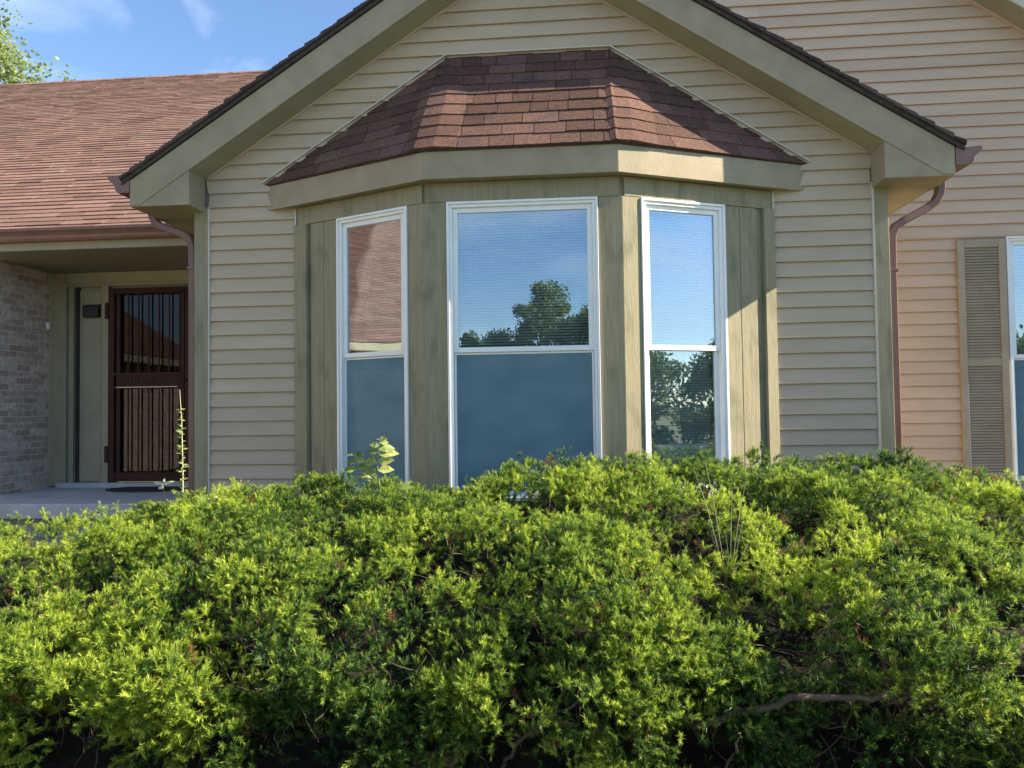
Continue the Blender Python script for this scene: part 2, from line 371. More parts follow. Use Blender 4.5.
def slope_field(name, p_eave0, p_eave1, V, length, lim, m, **k):
    U = np.array(p_eave1, float)-np.array(p_eave0, float); U /= np.linalg.norm(U)
    V = np.array(V, float); V /= np.linalg.norm(V); Wn = np.cross(U, V)
    return shingles(name, p_eave0, U, V, Wn, length, lim, m, **k)

# front gable roof planes (top seen only at the rake edge)
for sx in (-1, 1):
    zt = 5.29; D = 3.13; s = .645; Ls = D*math.hypot(1, s)
    e = (PK+sx*D, 6.2, zt-s*D+.0) if sx < 0 else (PK+sx*D, -.30, zt-s*D)
    e2 = (PK+sx*D, -.30, e[2]) if sx < 0 else (PK+sx*D, 6.2, e[2])
    slope_field('shingle_roof', e, e2, (-sx, 0, s), Ls, lambda v: (0, 6.5), M_SH if sx < 0 else M_SH_BAY, lift=.016)
    b = MB()
    b.prism([(PK, -.28, zt-.004), (PK+sx*D, -.28, zt-s*D-.004), (PK+sx*D, -.28, zt-s*D-.044), (PK, -.28, zt-.044)], (0, 6.4, 0))
    b.build('roof_edge', M_SH_E, house)
    b = MB(); d0 = 0                               # stepped shingle ends along the rake
    while d0 < D-.05:
        d1 = min(D, d0+.127); h = random.uniform(.012, .028)
        X = lambda d: PK+sx*d; Z = lambda d: zt-s*d
        b.prism([(X(d0), -.305, Z(d0)+.002), (X(d1), -.305, Z(d1)+h), (X(d1), -.305, Z(d1)-.014), (X(d0), -.305, Z(d0)-.014)], (0, random.uniform(.02, .03), 0))
        d0 = d1
    b.build('rake_shingles', M_SH_E, house)

# main roof at left
m_ = .667; Lm = 7.6; ZE = 3.185; YE = .84
hy = math.hypot(1, m_)
slope_field('shingle_roof', (-14, YE, ZE), (0, YE, ZE), (0, 1, m_), Lm*hy, lambda v: (0, 14), M_SH, lift=.012, tw=(.2, .5))
b = MB()
b.prism([(-14, YE+.02, ZE-.004), (-14, YE+Lm, ZE+m_*Lm-.004), (-14, YE+2*Lm, ZE-.004), (-14, YE+2*Lm, ZE-.04), (-14, YE+Lm, ZE+m_*Lm-.05), (-14, YE+.02, ZE-.03)], (14, 0, 0))
b.build('roof_deck', M_SH_E, house)
b = MB(); x = -14
while x < -1:
    b.prism([(x, YE+Lm-.13, ZE+m_*(Lm-.13)+.016), (x, YE+Lm, ZE+m_*Lm+.022), (x, YE+Lm+.13, ZE+m_*(Lm-.13)+.016), (x, YE+Lm, ZE+m_*Lm-.01)], (.15, 0, .004)); x += .14
b.build('ridge_cap', M_SH, house)

# ------------------------------------------------------------------ gutters and downspouts
def gutter(name, a, direc, out, length, caps=True, k=1., kz=1.):
    a = np.array(a, float); direc = np.array(direc, float); out = np.array(out, float)
    prof = [(0, 0), (.065, 0), (.078, .02), (.082, .045), (.10, .068), (.118, .085), (.120, .112), (.108, .112), (.106, .090), (.09, .074), (.072, .05), (.066, .010), (.006, .010), (.006, .105), (0, .105)]
    prof = [(o*k, z*kz) for o, z in prof]
    b = MB(); b.prism([a+out*o+np.array([0, 0, z]) for o, z in prof], tuple(direc*length))
    if caps:
        cap = [(0, 0), (.065, 0), (.078, .02), (.082, .045), (.10, .068), (.118, .085), (.120, .112), (0, .105)]
        cap = [(o*k, z*kz) for o, z in cap]
        b.prism([a+out*(o*1.01)+np.array([0, 0, z*1.01-.001])-direc*.002 for o, z in cap], tuple(-direc*.003))
    return b.build(name, M_BROWN, house)
gutter('gutter', (-3.437, -.262, 3.165), (0, 1, 0), (-1, 0, 0), 1.9, k=1.45, kz=1.25)
gutter('gutter', (2.707, -.262, 3.128), (0, 1, 0), (1, 0, 0), 1.65, k=1.5, kz=1.15)
gutter('gutter', (-14, .90, 3.085), (1, 0, 0), (0, -1, 0), 10.47)
def downspout(path, side=(0, 1, 0), straps=(), w=.075, d=.058):
    b = MB(); b.duct(path, w, d, side); o = b.build('downspout', M_BROWN, house, smooth=False)
    for (x, y, z) in straps:
        s = MB(); s.box(x-.036, x+.036, y-.045, y+.045, z-.012, z+.012); s.build('strap', M_BROWN, o, .002)
downspout([(-3.50, .17, 3.19), (-3.50, .17, 3.09), (-3.47, .16, 3.035), (-3.42, .15, 3.0), (-3.17, .07, 2.90), (-3.12, .06, 2.87), (-3.09, .055, 2.80), (-3.085, .055, 2.6), (-3.085, .055, .2)],
          (0, 1, 0), [(-3.085, .055, 2.62)])
downspout([(2.775, .12, 3.15), (2.775, .12, 3.07), (2.77, .12, 3.03), (2.74, .12, 2.97), (2.68, .12, 2.925), (2.50, .11, 2.83), (2.44, .11, 2.79), (2.405, .11, 2.72), (2.40, .11, 2.5), (2.40, .11, .2)],
          (0, 1, 0), [(2.40, .11, 2.45)])

# ------------------------------------------------------------------ bay window
AL = np.array([-2.19, 0.]); BL = np.array([-1.055, -.52]); BR = np.array([.343, -.52]); AR = np.array([1.495, 0.])
tL = (BL-AL)/np.linalg.norm(BL-AL); nL = (tL[1], -tL[0]); FL = (AL, tL, nL); lenL = float(np.linalg.norm(BL-AL))
tR = (AR-BR)/np.linalg.norm(AR-BR); nR = (tR[1], -tR[0]); FR = (BR, tR, nR); lenR = float(np.linalg.norm(AR-BR))
FC = (BL, np.array([1., 0.]), (0, -1)); lenC = BR[0]-BL[0]
ZT, ZS, ZB = 2.918, .80, .12
bay = empty('bay_wall'); bay.parent = house
def face(F, Ln, w0, w1, joints):
    b = MB()                                       # sheathing round the window opening
    b.fbox(F, 0, w0+.01, -.10, -.002, ZB, 3.2); b.fbox(F, w1-.01, Ln, -.10, -.002, ZB, 3.2)
    b.fbox(F, w0+.01, w1-.01, -.10, -.002, ZB, ZS+.01); b.fbox(F, w0+.01, w1-.01, -.10, -.002, ZT-.01, 3.2)
    b.build('bay_frame', M_BOARD, bay)
    b = MB(); b.fbox(F, .012, Ln-.012, 0, .018, ZT+.002, 3.056); b.build('frieze_board', M_BOARD, bay, .002)
    b = MB(); b.fbox(F, w0, w1, 0, .014, ZB, ZS-.03); b.build('panel', M_BOARD, bay)
    for (s0, s1, d) in joints:
        b = MB(); b.fbox(F, s0, s1, 0, d, ZB, ZT); b.build('board', M_BOARD, bay, .002)
face(FL, lenL, .432, 1.105, [(0, .128, .040), (.152, .285, .012), (.289, .428, .013), (1.109, lenL+.004, .016)])
face(FC, lenC, .160, 1.230, [(-.003, .156, .016), (1.234, lenC+.003, .016)])
face(FR, lenR, .140, .833, [(-.004, .136, .016), (.837, .965, .012), (.968, 1.112, .013), (1.168, 1.262, .040)])
b = MB()
b.box(-2.205, -2.192, -.026, 0, .1, 3.05); b.build('siding_channel', M_JCH, house)
b = MB(); b.box(1.497, 1.512, -.026, 0, .1, 3.05)
b.build('siding_channel', M_JCH, house)

# bay eave fascia and roof
fp = [(-2.445, 0.), (-1.036, -.645), (.316, -.645), (1.748, 0.)]
def inset(k):   # same polygon moved towards the house
    return [(-2.445+.06*k, 0.), (-1.036+.012*k, -.645+.05*k), (.316-.012*k, -.645+.05*k), (1.748-.06*k, 0.)]
q = inset(.5)
bf = empty('bay_fascia'); bf.parent = house
for i in range(3):
    (x0, y0), (x1, y1) = fp[i], fp[i+1]; (c0, d0), (c1, d1) = q[i], q[i+1]
    b = MB(); b.prism([(x0, y0, 3.055), (x1, y1, 3.055), (c1, d1, 3.055), (c0, d0, 3.055)], (0, 0, .195)); b.build('fascia_board', M_TRIM, bf, .002)
q = inset(.52)
b = MB(); b.prism([(x, y, 3.066) for x, y in q], (0, 0, .012)); b.build('bay_soffit', M_SOFF, bf)
broof = empty('bay_roof'); broof.parent = house
ev = [(-2.47, 0.), (-1.045, -.668), (.325, -.668), (1.775, 0.)]; ZEB = 3.256
TL, TR = np.array([-.967, -.004, 4.215]), np.array([.300, -.004, 4.215])
E = [np.array([x, y, ZEB]) for x, y in ev]
def plane_field(P0, P1, tops, name, **k):
    U = (P1-P0); Lu = np.linalg.norm(U); U = U/Lu
    a = tops[0]-P0; Vv = a-U*np.dot(a, U); Hh = np.linalg.norm(Vv); Vv /= Hh; Wn = np.cross(U, Vv)
    tu = [float(np.dot(t-P0, U)) for t in tops]
    lim = lambda v: (tu[0]*min(v/Hh, 1), Lu+(tu[-1]-Lu)*min(v/Hh, 1))
    o = shingles(name, P0, U, Vv, Wn, Hh, lim, M_SH_BAY, parent=broof, **k)
    b = MB(); q = [P0, P1]+list(reversed(tops)); b.prism([p-Wn*.004 for p in q], tuple(-Wn*.012)); b.build('roof_deck', M_SH_E, broof)
    return Wn
n1 = plane_field(E[0], E[1], [TL], 'shingle_field', tw=(.2, .38), exp=.1285)
n2 = plane_field(E[1], E[2], [TL, TR], 'shingle_field', tw=(.12, .30), lift=.011, exp=.1285)
n3 = plane_field(E[2], E[3], [TR], 'shingle_field', tw=(.2, .38), exp=.1285)
def hip(P0, P1, na, nb, ua, ub, wa, wb):
    """folded cap shingles up a hip; ua/ub run away from the hip in each plane"""
    ax = P1-P0; Lh = np.linalg.norm(ax); n = int(Lh/(.1285*Lh/np.linalg.norm([.955, .66])))
    b = MB(); step = 1/9.05
    nm = (na+nb); nm /= np.linalg.norm(nm)
    for i in range(9):
        f0, f1 = i*step, min(1, (i+1.08)*step); c0 = P0+ax*f0; c1 = P0+ax*f1
        w0 = min(1, (1-f0)*2.2); w1 = min(1, max(0, (1-f1))*2.2)
        pts = []
        for c, f, w, h in ((c0, f0, w0, .016), (c1, f1, w1, .006)):
            hA, hB = h*.8, h*.8
            pts += [c+ua*wa*w+na*hA, c+ua*wa*w*.35+na*(h+.010), c+nm*(h+.004)+(ua+ub)*.012, c+ub*wb*w*.35+nb*(h+.010), c+ub*wb*w+nb*hB]
        low = [pts[k]-nm*.016 for k in range(5)]
        b.add(pts+low, [(k, k+1, k+6, k+5) for k in range(4)]+[(10+k, 11+k, k+1, k) for k in range(4)]+[(10, 0, 5), (14, 9, 4)])
    b.build('hip_cap', M_SH_BAY, broof)
uL = (E[0]-E[1])/np.linalg.norm(E[0]-E[1]); uC = np.array([1., 0, 0]); uR = (E[3]-E[2])/np.linalg.norm(E[3]-E[2])
hip(E[1], TL, n1, n2, uL, uC, .15, .24)
hip(E[2], TR, n2, n3, -uC, uR, .06, .30)
# light flashing / channel where the roof meets the siding
b = MB()
def strip(P, Q, w=.010, y=-.030):
    P, Q = np.array(P), np.array(Q); d = (Q-P)/np.linalg.norm(Q-P); n = np.array([-d[2], 0, d[0]]);
    if n[2] < 0: n = -n
    b.prism([(P[0], y, P[2]), (Q[0], y, Q[2]), tuple((Q+n*w)*[1, 0, 1]+[0, y, 0]), tuple((P+n*w)*[1, 0, 1]+[0, y, 0])], (0, .026, 0))
strip((-2.475, 0, 3.268), (-.972, 0, 4.232)); strip((-.972, 0, 4.232), (.305, 0, 4.232)); strip((.305, 0, 4.232), (1.78, 0, 3.268))
b.build('flashing', M_JCH, broof)

# ------------------------------------------------------------------ double hung windows
def window(F, s0, s1, z0, z1, zr, screen=True, fr=.048, blind=(True, True), blind_d=-.075, tilt=.72):
    root = empty('window'); root.parent = house
    def ring(b, a0, a1, c0, c1, w, d0, d1, wb=None, wt=None):
        wb = wb or w; wt = wt or w
        b.fbox(F, a0, a0+w, d0, d1, c0, c1); b.fbox(F, a1-w, a1, d0, d1, c0, c1)
        b.fbox(F, a0+w, a1-w, d0, d1, c0, c0+wb); b.fbox(F, a0+w, a1-w, d0, d1, c1-wt, c1)
    b = MB(); ring(b, s0, s1, z0, z1, .018, -.06, .030, .03); ring(b, s0+.018, s1-.018, z0+.03, z1-.018, .022, -.06, .018)
    b.build('frame', M_WHITE, root, .002)
    a0, a1 = s0+.040, s1-.040; c0, c1 = z0+.052, z1-.040
    b = MB(); ring(b, a0, a1, zr-.022, c1, .036, -.030, -.002, .036, .036); b.build('upper_sash', M_WHITE, root, .002)
    b = MB(); ring(b, a0, a1, c0, zr+.014, .036, -.058, -.032, .05, .034); b.build('lower_sash', M_WHITE, root, .002)
    b = MB(); b.fbox(F, a0+.03, a1-.03, -.020, -.016, zr, c1-.03); b.build('upper_pane', M_GLASS, root)
    b = MB(); b.fbox(F, a0+.03, a1-.03, -.048, -.044, c0+.04, zr); b.build('lower_pane', M_GLASS, root)
    if screen:
        b = MB(); ring(b, a0+.002, a1-.002, c0+.002, zr-.024, .014, -.026, -.016); b.build('screen_frame', M_WHITE, root, .001)
        b = MB(); b.fbox(F, a0+.014, a1-.014, -.0215, -.0205, c0+.014, zr-.036); b.build('insect_screen', M_SCREEN, root)
    # mini blind: head rail, slats, ladder cords
    b = MB(); b.fbox(F, a0, a1, blind_d-.03, blind_d, c1-.03, c1); b.build('blind_rail', M_WHITE, root)
    o, t, n = F; b = MB(); z = c1-.045
    zend = c0+.03 if blind[1] else zr
    while z > zend:
        j = random.uniform(-.0006, .0006)
        P = lambda a, d, zz: (o[0]+t[0]*a+n[0]*d, o[1]+t[1]*a+n[1]*d, zz+j)
        h = .0125*math.sin(tilt); d = .0125*math.cos(tilt)
        b.add([P(a0+.004, blind_d-.015+d, z-h), P(a1-.004, blind_d-.015+d, z-h), P(a1-.004, blind_d-.015, z+.0015), P(a0+.004, blind_d-.015, z+.0015), P(a1-.004, blind_d-.015-d, z+h), P(a0+.004, blind_d-.015-d, z+h)],
              [(0, 1, 2, 3), (3, 2, 4, 5)]); z -= .0205
    for f in (.12, .5, .88) if a1-a0 > .7 else (.18, .82):
        s = a0+(a1-a0)*f; b.fbox(F, s-.001, s+.001, blind_d+.0, blind_d+.0015, zend, c1-.03)
    b.build('blind', M_BLIND, root)
    return root
wL = window(FL, .432, 1.105, ZS, ZT, 1.868)
wL['label'] = 'narrow white window on the left face of the bay reflecting a red roof'
wC = window(FC, .160, 1.230, ZS, ZT, 1.868)
wC['label'] = 'wide white window in the middle of the bay reflecting trees'
wR = window(FR, .140, .833, ZS, ZT, 1.868, screen=False, tilt=.85)
wR['label'] = 'narrow white window on the sunlit right face of the bay'
FRW = ((0, 1.45), (1, 0), (0, -1))
wN = window(FRW, 3.965, 4.86, .70, 2.965, 1.865, screen=True)
wN['label'] = 'white window beside the tan shutter at the right edge'
b = MB()                                            # interiors
b.box(-2.88, 2.2, 1.9, 1.92, .55, 3.06); b.box(-2.89, -2.88, .13, 1.9, .55, 3.06); b.box(2.19, 2.2, .13, 1.9, .55, 3.06)
b.box(-2.88, 2.2, .13, 1.9, .55, .56); b.box(-2.88, 2.2, .13, 1.9, 3.05, 3.06)
b.prism([(-2.10, .13, .55), (-1.0, -.42, .55), (.29, -.42, .55), (1.40, .13, .55)], (0, 0, .01))
b.prism([(-2.10, .13, 3.03), (-1.0, -.42, 3.03), (.29, -.42, 3.03), (1.40, .13, 3.03)], (0, 0, .01))
b.build('room', M_ROOM, house)

# ------------------------------------------------------------------ porch: door wall, beam, ceiling
YD = 2.1
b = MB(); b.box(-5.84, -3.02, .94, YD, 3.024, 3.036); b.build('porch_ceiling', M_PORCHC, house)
b = MB(); b.box(-14, -3.04, .90, .94, 3.012, 3.20); b.build('porch_beam', M_SOFF, house, .003)
b = MB(); b.box(-5.84, -5.12, YD, YD+.1, .5, 3.03); b.box(-4.20, -3.02, YD, YD+.1, .5, 3.03); b.box(-5.12, -4.20, YD, YD+.1, 2.81, 3.03)
b.build('porch_wall', M_DOOR, house)
b = MB(); b.box(-5.83, -5.655, YD-.045, YD, .65, 3.02); b.build('porch_post', M_TRIM, house, .004)
b = MB(); b.box(-5.655, -3.02, YD-.03, YD, 2.90, 3.02); b.build('porch_header', M_SOFF, house, .003)
b = MB(); b.box(-5.655, -3.02, YD-.045, YD, 2.86, 2.898); b.build('porch_header', M_DOOR, house, .003)
b = MB(); b.box(-5.645, -5.615, YD-.075, YD, .68, 2.86); b.box(-5.615, -5.560, YD-.035, YD, .68, 2.86); b.box(-5.56, -5.545, YD-.05, YD, .68, 2.86)
b.build('sidelight_frame', M_DOOR, house, .003)
b = MB(); b.box(-5.545, -5.49, YD-.006, YD, .68, 2.86); b.build('sidelight_recess_shade', M_DARK, house)  # flat dark strip, the shade of the recess put into its colour
sp = MB(); sp.box(-5.488, -5.22, YD-.022, YD, .70, 2.82)
for z in (1.42, 1.98, 2.40): sp.box(-5.47, -5.235, YD-.026, YD-.022, z, z+.012)
sp.box(-5.475, -5.46, YD-.027, YD-.022, .75, 2.78); sp.box(-5.25, -5.235, YD-.027, YD-.022, .75, 2.78)
sp.build('side_panel', M_DOOR, house, .002)
b = MB(); b.box(-5.42, -5.24, YD-.085, YD-.022, 2.515, 2.635); b.prism([(-5.425, YD-.09, 2.63), (-5.235, YD-.09, 2.63), (-5.235, YD-.022, 2.655), (-5.425, YD-.022, 2.655)], (0, 0, .008))
b.build('mailbox', M_DARK, house, .003)
b = MB(); b.box(-5.218, -5.135, YD-.05, YD, .66, 2.86); b.build('door_jamb', M_DOOR, house, .004)
b = MB(); b.box(-4.17, -4.09, YD-.05, YD, .66, 2.86); b.build('door_jamb', M_DOOR, house, .004)
b = MB(); b.box(-5.70, -4.0, YD-.12, YD, .637, .69); b.build('door_sill', M_CONC, house, .004)
# entry door behind and the iron security door in front
ent = MB(); ent.box(-5.11, -4.20, YD+.09, YD+.13, .69, 2.81)
for x0, x1, z0, z1 in ((-5.0, -4.70, .85, 1.55), (-4.62, -4.32, .85, 1.55), (-5.0, -4.70, 1.72, 2.62), (-4.62, -4.32, 1.72, 2.62)):
    ent.box(x0, x1, YD+.078, YD+.09, z0, z1)
ent = ent.build('entry_door', mat('entry_door_paint', [(.045, .032, .028), (.065, .045, .038)], .4), house, .004)
k = MB(); k.tube([(-4.28, YD+.09, 1.62), (-4.28, YD+.03, 1.62)], [.028, .024], 10); k.build('handle', M_IRON, ent)
sdr = MB()
sdr.box(-5.132, -5.06, YD-.065, YD-.02, .70, 2.83); sdr.box(-4.245, -4.175, YD-.065, YD-.02, .70, 2.83)
sdr.box(-5.06, -4.245, YD-.065, YD-.02, 2.765, 2.83); sdr.box(-5.06, -4.245, YD-.065, YD-.02, .70, .80)
sdr.box(-5.045, -5.0, YD-.05, YD-.015, .80, 2.765); sdr.box(-4.305, -4.26, YD-.05, YD-.015, .80, 2.765)
sdr.box(-5.06, -4.245, YD-.068, YD-.022, 1.862, 1.892); sdr.box(-5.06, -4.245, YD-.068, YD-.022, 1.715, 1.745)
sdr = sdr.build('security_door', M_IRON, house, .003)
b = MB(); b.box(-5.04, -4.26, YD-.055, YD-.03, 1.745, 1.862)
x = -5.0
while x < -4.3:                                     # scrolled band between the two rails
    b.tube([(x+.035+.026*math.cos(a), YD-.0565, 1.803+.035*math.sin(a)) for a in np.linspace(0, 6.28, 13)], .0035, 5); x += .085
b.build('scroll_band', M_IRON, sdr)
b = MB(); b.box(-5.03, -4.33, YD-.072, YD-.066, 1.728, 1.737); b.build('kick_trim', mat('bright_strip', [(.30, .27, .25), (.36, .33, .3)], .3, metallic=.6), sdr)
for i in range(6):
    x = -4.905+.118*i
    b = MB(); b.box(x-.0055, x+.0055, YD-.055, YD-.041, .80, 1.715); b.box(x-.0055, x+.0055, YD-.055, YD-.041, 1.892, 2.765); b.build('bar', M_IRON, sdr)
for z in (1.0, 2.58):
    b = MB(); b.box(-5.165, -5.125, YD-.078, YD-.05, z-.09, z+.09); b.build('hinge', M_IRON, sdr, .004)
b = MB(); b.box(-5.055, -4.25, YD-.012, YD-.008, .81, 2.76); b.build('glass', M_GLASSD, sdr)
b = MB(); b.box(-4.235, -4.195, YD-.085, YD-.065, 1.72, 1.88); b.tube([(-4.215, YD-.085, 1.80), (-4.215, YD-.11, 1.80), (-4.28, YD-.115, 1.80)], .009, 8); b.build('lock', M_IRON, sdr)
# brick part of the house
b = MB(); b.box(-14, -5.835, 1.32, YD+.2, 0, 3.44); b.build('brick_wall', M_BRICK, house)
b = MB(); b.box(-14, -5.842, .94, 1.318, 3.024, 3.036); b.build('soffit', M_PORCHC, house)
b = MB(); b.box(-5.834, -5.80, YD-.05, YD, .65, 3.02); b.build('brick_trim', M_SOFF, house)
b = MB(); b.box(-5.835, -5.803, 2.0, 2.035, 2.39, 2.47); o = b.build('doorbell', M_WHITE, house, .005)
# garage wing off to the left (seen mirrored in the side window)
b = MB(); b.box(-17, -10.4, -9, 1.3, 0, 2.75); b.build('garage_wall', M_BRICK, house)
b = MB(); b.box(-10.39, -10.34, -9, 1.3, 2.30, 2.72); b.build('garage_lit_band', mat('sunlit_orange', [(.48, .33, .18), (.55, .38, .22)], .7, nscale=5), house)  # orange colour paints the sunlit band at the top of the wall
slope_field('shingle_roof', (-9.9, -9.3, 2.78), (-9.9, 1.2, 2.78), (-1, 0, .62), 10., lambda v: (0, 10.5), M_SH, lift=.012, tw=(.25, .5), exp=.14)
b = MB(); b.prism([(-9.92, -9.3, 2.77), (-18.4, -9.3, 2.77+.62*8.48), (-18.4, -9.3, 2.6), (-9.92, -9.3, 2.60)], (0, 10.4, 0)); b.build('garage_gable', M_SOFF, house)

# ------------------------------------------------------------------ right hand wall of the taller part
RK = lambda X: 5.208-.70*(X-3.717)                  # soffit line of its rake
def lim_back(z):
    x1 = min(6.0, 3.717-(z-5.208)/.70); x0 = 2.33 if z < 2.95 else max(-1.2, 2*1.6-x1)
    return [(x0, x1)]
siding('siding_wall', FRW, .15, .70, lim_back, M_SIDE2)
siding('siding_wall', FRW, .70, 2.965, lambda z: [(2.33, 3.965)], M_SIDE2)
siding('siding_wall', FRW, .70, 2.965, lambda z: [(4.86, 6.0)], M_SIDE2)
siding('siding_wall', FRW, 2.965, 6.6, lambda z: [(max(-1.2, 3.2-lim_back(z)[0][1]), lim_back(z)[0][1])], M_SIDE2)
b = MB(); b.prism([(-1.1, 1.47, 2.95), (6.0, 1.47, 2.95), (6.0, 1.47, 3.5), (1.6, 1.47, 6.66), (-1.1, 1.47, 4.8)], (0, .1, 0))
b.box(2.33, 3.98, 1.47, 1.57, 0, 2.95); b.box(4.845, 6.0, 1.47, 1.57, 0, 2.95); b.box(3.98, 4.845, 1.47, 1.57, 0, .715)
b.box(2.5, 5.9, 3.4, 3.5, .4, 3.0); b.box(2.5, 2.55, 1.57, 3.4, .4, 3.0); b.box(5.85, 5.9, 1.57, 3.4, .4, 3.0); b.box(2.5, 5.9, 1.57, 3.5, .4, .45); b.box(2.5, 5.9, 1.57, 3.5, 3.0, 3.05)
b.box(5.9, 6.0, 1.57, 8, 0, 3.5); b.build('wall_sheathing', M_ROOM, house)
b = MB(); b.prism([(1.6, 1.19, 6.69+.29), (6.4, 1.19, RK(6.4)+.29), (6.4, 1.19, RK(6.4)), (1.6, 1.19, 6.69)], (0, .022, 0)); b.build('rake_board', M_JCH, house, .003)
b = MB(); b.prism([(1.6, 1.212, 6.702), (6.4, 1.212, RK(6.4)+.012), (6.4, 1.212, RK(6.4)), (1.6, 1.212, 6.69)], (0, .235, 0)); b.build('soffit', M_SOFF, house)
b = MB(); b.prism([(1.6, 1.42, 6.689), (6.0, 1.42, RK(6.0)-.001), (6.0, 1.42, RK(6.0)-.03), (1.6, 1.42, 6.66)], (0, .026, 0)); b.build('siding_channel', M_SIDE2, house)
for sx in (-1, 1):
    a = (1.6+sx*4.85, 9, 7.01-.7*4.85) if sx < 0 else (1.6+4.85, 1.16, 7.01-.7*4.85)
    c = (a[0], 1.16, a[2]) if sx < 0 else (a[0], 9, a[2])
    if sx < 0: a = (-.9, 9, 7.01-.7*2.5); c = (-.9, 1.16, a[2])
    slope_field('shingle_roof', a, c, (-sx, 0, .7), (4.85 if sx > 0 else 2.5)*math.hypot(1, .7), lambda v: (0, 7.84), M_SH_BAY, lift=.014, tw=(.25, .5))
    D = 4.85 if sx > 0 else 2.5
    b = MB(); b.prism([(1.6, 1.17, 7.0), (1.6+sx*D, 1.17, 7.0-.7*D), (1.6+sx*D, 1.17, 6.96-.7*D), (1.6, 1.17, 6.96)], (0, 7.8, 0)); b.build('roof_deck', M_SH_E, house)
# shutter
sh = empty('shutter'); sh.parent = house
b = MB(); S0, S1, Z0, Z1 = 3.527, 3.950, .69, 2.945
F = FRW
b.fbox(F, S0, S0+.062, .012, .045, Z0, Z1); b.fbox(F, S1-.062, S1, .012, .045, Z0, Z1)
b.fbox(F, S0+.062, S1-.062, .012, .043, Z0, Z0+.10); b.fbox(F, S0+.062, S1-.062, .012, .043, Z1-.075, Z1); b.fbox(F, S0+.062, S1-.062, .012, .043, 1.775, 1.84)
b.build('shutter_frame', M_SHUT, sh, .003)
for z0, z1 in ((Z0+.10, 1.775), (1.84, Z1-.075)):
    b = MB(); n = int(round((z1-z0)/.0262)); h = (z1-z0)/n
    for i in range(n):
        z = z0+h*i; P = lambda a, d, zz: (a, 1.45-d, zz)
        b.add([P(S0+.06, .020, z+h*1.15), P(S1-.06, .020, z+h*1.15), P(S1-.06, .038, z+.004), P(S0+.06, .038, z+.004), P(S1-.06, .036, z), P(S0+.06, .036, z), P(S1-.06, .016, z+h), P(S0+.06, .016, z+h)],
              [(0, 1, 2, 3), (3, 2, 4, 5), (5, 4, 6, 7)])
    b.fbox(F, S0+.055, S1-.055, .0125, .0155, z0, z1)
    b.build('louvers', M_SHUT, sh)
b = MB(); b.fbox(FRW, 3.95, 4.88, .012, .05, .655, .70); b.build('window_sill', M_SHUT, house, .003)

# ------------------------------------------------------------------ ground
def sheet(name, x0, x1, y0, y1, z, m, **k):
    b = MB(); b.add([(x0, y0, z), (x1, y0, z), (x1, y1, z), (x0, y1, z)], [(0, 1, 2, 3)]); o = b.build(name, m); tag(o, kind='structure'); return o
sheet('lawn', -400, 400, -400, 400, 0, M_GROUND)
sheet('mulch_bed', -5.6, 6, -3.6, .9, .004, M_MULCH)
sheet('driveway', -30, 30, -14, -8.5, .004, M_CONC)
b = MB(); b.box(-5.83, -3.045, .64, 2.3, .50, .636); o = b.build('porch_slab', M_CONC, None, .008); tag(o, kind='structure')
b = MB(); b.box(-5.83, -3.05, .72, 2.3, .0, .50); o = b.build('porch_base', mat('base_concrete', [(.2, .2, .2), (.28, .28, .28)], .9, nscale=12)); tag(o, kind='structure')
b = MB(); n = 40
ring = [(-4.53+.43*math.cos(2*math.pi*i/n), 1.78+.24*math.sin(2*math.pi*i/n), .638) for i in range(n)]
b.prism(ring, (0, 0, .014)); o = b.build('doormat', M_RUBBER, None, .003); tag(o, 'dark oval rubber doormat lying on the concrete porch at the iron door', 'doormat')

# ------------------------------------------------------------------ foliage tools
class SNoise:
    def __init__(s, freq, n=22, seed=0):
        r = np.random.default_rng(seed); d = r.normal(size=(n, 3)); d /= np.linalg.norm(d, axis=1)[:, None]
        s.k = d*freq*2*math.pi*r.uniform(.6, 1.4, (n, 1)); s.p = r.uniform(0, 6.28, n); s.n = n
    def __call__(s, P): return np.sin(P@s.k.T+s.p).sum(1)/math.sqrt(s.n/2)
def norm(a): return a/(np.linalg.norm(a, axis=-1, keepdims=True)+1e-9)
def frames(Z):                                     # random rotation with third axis Z
    a = norm(np.cross(Z, rng.normal(size=Z.shape))); return np.stack([a, np.cross(Z, a), Z], axis=2)
def tuft_templates(n, shoots, needles, sl, nl, nw, spread):
    out = []
    for _ in range(n):
        T = []; K = []
        for s in range(shoots):
            d = norm(np.array([rng.normal()*spread, rng.normal()*spread, 1.0])) if s else norm(np.array([rng.normal()*.15, rng.normal()*.15, 1.]))
            base = np.array([0, 0, rng.uniform(0, .4)*sl])*(s > 0); L_ = sl*rng.uniform(.6, 1.1)
            a = norm(np.cross(d, rng.normal(size=3))); c = np.cross(d, a)
            for i in range(needles):
                f = (i+.7)/needles; ph = i*2.4+rng.normal()*.3; out_ = a*math.cos(ph)+c*math.sin(ph)*.8
                nd = norm(out_*(1.0-.45*f)+d*(.45+.8*f*f)+rng.normal(size=3)*.12); p = base+d*L_*f
                ln = nl*rng.uniform(.75, 1.15)*(1-.25*f*f); wv = norm(np.cross(nd, d+rng.normal(size=3)*.5))*nw*.5
                T.append([p-wv, p+wv, p+nd*ln]); K.append(f)
        out.append((np.array(T), np.array(K)))
    return out
